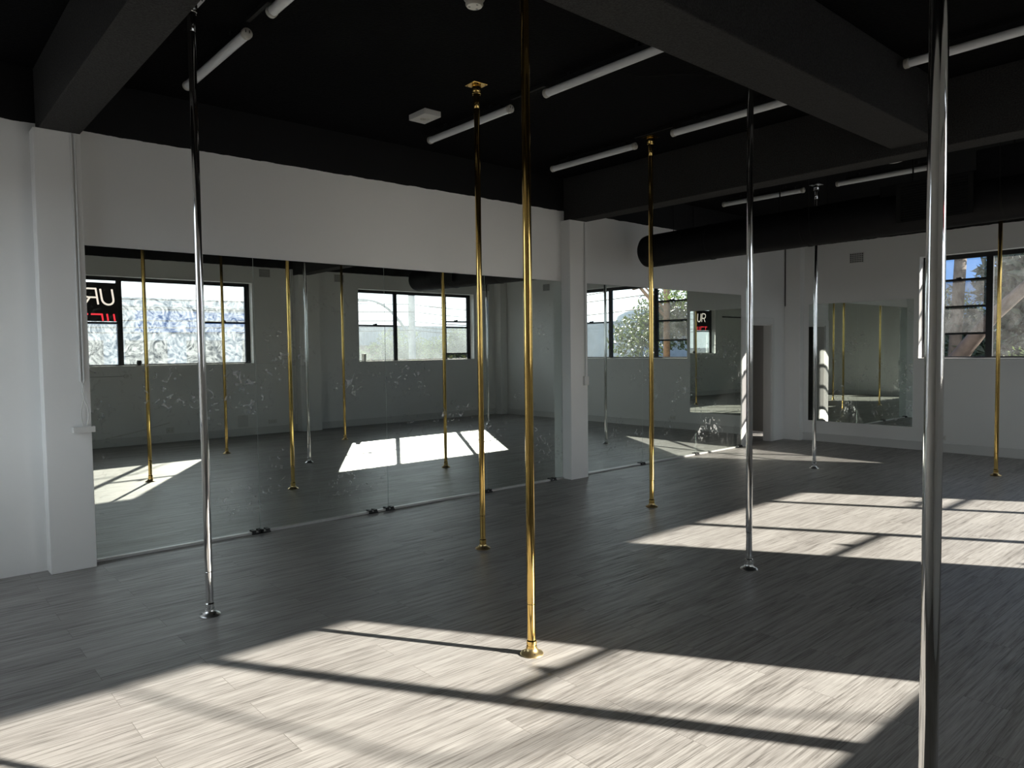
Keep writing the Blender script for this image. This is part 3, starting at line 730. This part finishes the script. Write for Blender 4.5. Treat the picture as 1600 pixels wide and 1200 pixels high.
t3 = empty('round_tree', (32, 10.2, GZ), 'round crowned tree against blue sky in the far window top', 'tree')
bm = newbm(); add_tube(bm, [(0,0,0),(0,0,6)], [.3,.2], 10); obj('trunk', bm, M_BARKD, t3, smooth=True)
foliage([(0,0,7.2,1.5),(0,.9,6.6,1.1),(0,-1,6.8,1.1),(0,0,5.8,1.6),(0,2.2,5.4,1.6),(0,-2.4,5.2,1.5)], 7000, .10, t3, M_LEAF2, rnd)
t4 = empty('bush', (17.0, 2.6, GZ), 'leafy bush with light leaf tips outside the middle of far window', 'shrub')
bm = newbm(); add_tube(bm, [(0,0,0),(0,0,5)], [.15,.08], 8); obj('trunk', bm, M_BARKD, t4)
foliage([(0,0,5.0,1.0),(.3,.8,5.5,1.0),(.4,1.5,5.0,.9),(.2,.2,6.2,.9)], 4200, .055, t4, M_LEAF, rnd)
for (x, y, lab, bl) in [
  (22.5, 9.2, 'dense dark tree mass filling the left sash of the far window', [(0,-1.6,5.6,1.7),(0,0,6.0,1.7),(0,1.8,5.8,1.8),(0,3.4,5.4,1.7),(0,-.2,4.4,1.8),(0,1.6,4.2,1.8),(0,3.0,4.0,1.6),(0,-2.9,5.7,1.7),(0,-2.9,4.2,1.7)]),
  (22.0, 3.9, 'dense tall dark tree filling the middle pane of the far window', [(0,0,6.5,1.8),(0,-1.8,6.6,1.8),(0,1.2,7.6,1.3),(0,-1.0,8.2,1.5),(0,.4,4.6,1.8),(0,-2.0,4.6,1.7)])]:
    t = empty('dense_tree', (x, y, GZ), lab, 'tree')
    bm = newbm(); add_tube(bm, [(0,0,0),(0,0,6)], [.2,.1], 8); obj('trunk', bm, M_BARKD, t)
    foliage(bl, 15000, .20, t, M_LEAFD, rnd)
spots = [((19.6, -18.2), 'bushy tree between the shop block and the warehouse, in the mirror', [(0,0,6.2,1.4),(-1,0,5.5,1.4),(1,0,5.6,1.3)]),
         ((24.2, -19.5), 'low tree in front of the warehouse right of the street light', [(0,0,6.6,1.0),(-1,0,5.9,1.3),(1,0,5.8,1.2)]),
         ((15.2, -17.6), 'small tree at the left edge of the hazy window', [(0,0,6.8,1.0),(-.8,0,6.0,1.0),(.9,0,5.8,1.1)]),
         ((22.2, -4.0), 'feathery tree near the timber pole, seen in far mirrors', [(0,0,7.4,1.2),(-.4,1,6.8,1.2),(0,-1.2,6.4,1.3)])]
for (x, y), lab, bl in spots:
    t = empty('street_tree', (x, y, GZ), lab, 'tree')
    bm = newbm(); add_tube(bm, [(0,0,0),(.1,0,4),(0,0,6)], [.2,.15,.08], 8); obj('trunk', bm, M_BARKD, t)
    foliage(bl, 3500, .09, t, M_LEAF3, rnd)

# ------------------------------------------------------------------ light
sunv = Vector((.5300, -.8480, 1/2.205)).normalized()   # towards the sun
sd = bpy.data.lights.new('sun', 'SUN'); sd.energy = 15; sd.angle = math.radians(.55); sd.color = (1, .93, .83)
so = bpy.data.objects.new('sun', sd); COL.objects.link(so); so.rotation_euler = sunv.to_track_quat('Z', 'Y').to_euler(); so.location = (6, -10, 12)

w = bpy.data.worlds.new('sky'); sc.world = w; w.use_nodes = True; nt = w.node_tree; nt.nodes.clear()
out = nt.nodes.new('ShaderNodeOutputWorld'); bg = nt.nodes.new('ShaderNodeBackground'); L(nt, bg.outputs[0], out.inputs[0])
tc = N(nt, 'ShaderNodeTexCoord'); nrm = N(nt, 'ShaderNodeVectorMath', operation='NORMALIZE'); L(nt, tc.outputs['Generated'], nrm.inputs[0])
sep = N(nt, 'ShaderNodeSeparateXYZ'); L(nt, nrm.outputs[0], sep.inputs[0])
g = ramp(nt, [(0, (.25,.25,.24)), (.495, (.30,.30,.29)), (.505, (.16,.30,.56)), (.58, (.10,.23,.52)), (1, (.08,.18,.45))])
L(nt, math_(nt, 'ADD', math_(nt, 'MULTIPLY', sep.outputs[2], .5), .5), g.inputs[0])
dt = N(nt, 'ShaderNodeVectorMath', operation='DOT_PRODUCT'); L(nt, nrm.outputs[0], dt.inputs[0]); dt.inputs[1].default_value = sunv
# thin cloud, thick towards the sun
mp = N(nt, 'ShaderNodeMapping'); mp.inputs['Scale'].default_value = (1.5, 1.5, 6); L(nt, nrm.outputs[0], mp.inputs[0])
cn = N(nt, 'ShaderNodeTexNoise', i_Scale=1.6, i_Detail=6.0); L(nt, mp.outputs[0], cn.inputs['Vector'])
side = ramp(nt, [(.30, (0,)*3), (.72, (1,)*3)]); L(nt, dt.outputs['Value'], side.inputs[0])
cl = math_(nt, 'ADD', math_(nt, 'MULTIPLY', math_(nt, 'SUBTRACT', cn.outputs['Fac'], .62), 1.6), side.outputs[0], clamp=True)
west = ramp(nt, [(.1, (0,)*3), (.6, (1,)*3)]); L(nt, math_(nt, 'MULTIPLY', sep.outputs[0], -1.0), west.inputs[0])  # white sky added behind the camera to strengthen light through the added window
cl = math_(nt, 'ADD', cl, west.outputs[0], clamp=True)
above = math_(nt, 'GREATER_THAN', sep.outputs[2], 0.0)
cl = math_(nt, 'MULTIPLY', cl, above)
mx = N(nt, 'ShaderNodeMix', data_type='RGBA'); L(nt, cl, mx.inputs[0]); L(nt, g.outputs[0], mx.inputs[6]); mx.inputs[7].default_value = (1.40, 1.55, 1.68, 1)
glow = math_(nt, 'MULTIPLY', math_(nt, 'POWER', math_(nt, 'MAXIMUM', dt.outputs['Value'], 0), 10), .7)
glow = math_(nt, 'MULTIPLY', glow, above)
ad = N(nt, 'ShaderNodeMix', data_type='RGBA', blend_type='ADD'); ad.inputs[0].default_value = 1
L(nt, mx.outputs[2], ad.inputs[6]); L(nt, glow, ad.inputs[7])
L(nt, ad.outputs[2], bg.inputs[0]); bg.inputs[1].default_value = 1.0

def portal(name, loc, rot, sx, sy):
    d = bpy.data.lights.new(name, 'AREA'); d.shape = 'RECTANGLE'; d.size = sx; d.size_y = sy; d.cycles.is_portal = True
    o = bpy.data.objects.new(name, d); COL.objects.link(o); o.location = loc; o.rotation_euler = rot
portal('portal_a', ((WA[0]+WA[1])/2, YR-TH-.02, (WA[2]+WA[3])/2), (-PI/2, 0, PI), WA[1]-WA[0], WA[3]-WA[2])
portal('portal_b', ((WB[0]+WB[1])/2, YR-TH-.02, (WB[2]+WB[3])/2), (-PI/2, 0, PI), WB[1]-WB[0], WB[3]-WB[2])
portal('portal_k', (XB-.22, (WK[0]+WK[1])/2, (WK[2]+WK[3])/2), (0, 0, 0), WK[1]-WK[0], WK[3]-WK[2])
portal('portal_f', (XF+TH+.02, (WF[0]+WF[1])/2, (WF[2]+WF[3])/2), (-PI/2, 0, -PI/2), WF[1]-WF[0], WF[3]-WF[2])
for o in bpy.data.objects:
    if o.name.startswith('portal'):
        # aim -Z into the room
        d = {'portal_f': Vector((-1, 0, 0)), 'portal_k': Vector((1, 0, 0))}.get(o.name, Vector((0, 1, 0)))
        o.rotation_euler = (-d).to_track_quat('Z', 'Y').to_euler()

# ------------------------------------------------------------------ camera
f, yaw, pitch, roll = 1128.93, .85112, -.046653, -.012254
fw = Vector((math.cos(yaw)*math.cos(pitch), math.sin(yaw)*math.cos(pitch), math.sin(pitch)))
r0 = Vector((math.sin(yaw), -math.cos(yaw), 0)); u0 = r0.cross(fw)
r = math.cos(roll)*r0 + math.sin(roll)*u0; u = -math.sin(roll)*r0 + math.cos(roll)*u0
cam = bpy.data.cameras.new('camera'); co = bpy.data.objects.new('camera', cam); COL.objects.link(co)
M = Matrix((r, u, -fw)).transposed().to_4x4(); M.translation = Vector((0, 0, 1.6)); co.matrix_world = M
cam.sensor_width = 36; cam.lens = f/1600*36; cam.clip_start = .05; cam.clip_end = 500
sc.camera = co

sc.view_settings.view_transform = 'Standard'; sc.view_settings.look = 'None'
sc.view_settings.exposure = 0.75; sc.view_settings.gamma = 1; sc.view_settings.use_curve_mapping = False
cy = sc.cycles
cy.max_bounces = 14; cy.diffuse_bounces = 6; cy.glossy_bounces = 10; cy.transmission_bounces = 8; cy.transparent_max_bounces = 16
cy.caustics_reflective = True; cy.caustics_refractive = False; cy.sample_clamp_indirect = 6; cy.blur_glossy = .2
cy.use_denoising = True
try: cy.denoiser = 'OPENIMAGEDENOISE'
except Exception: pass
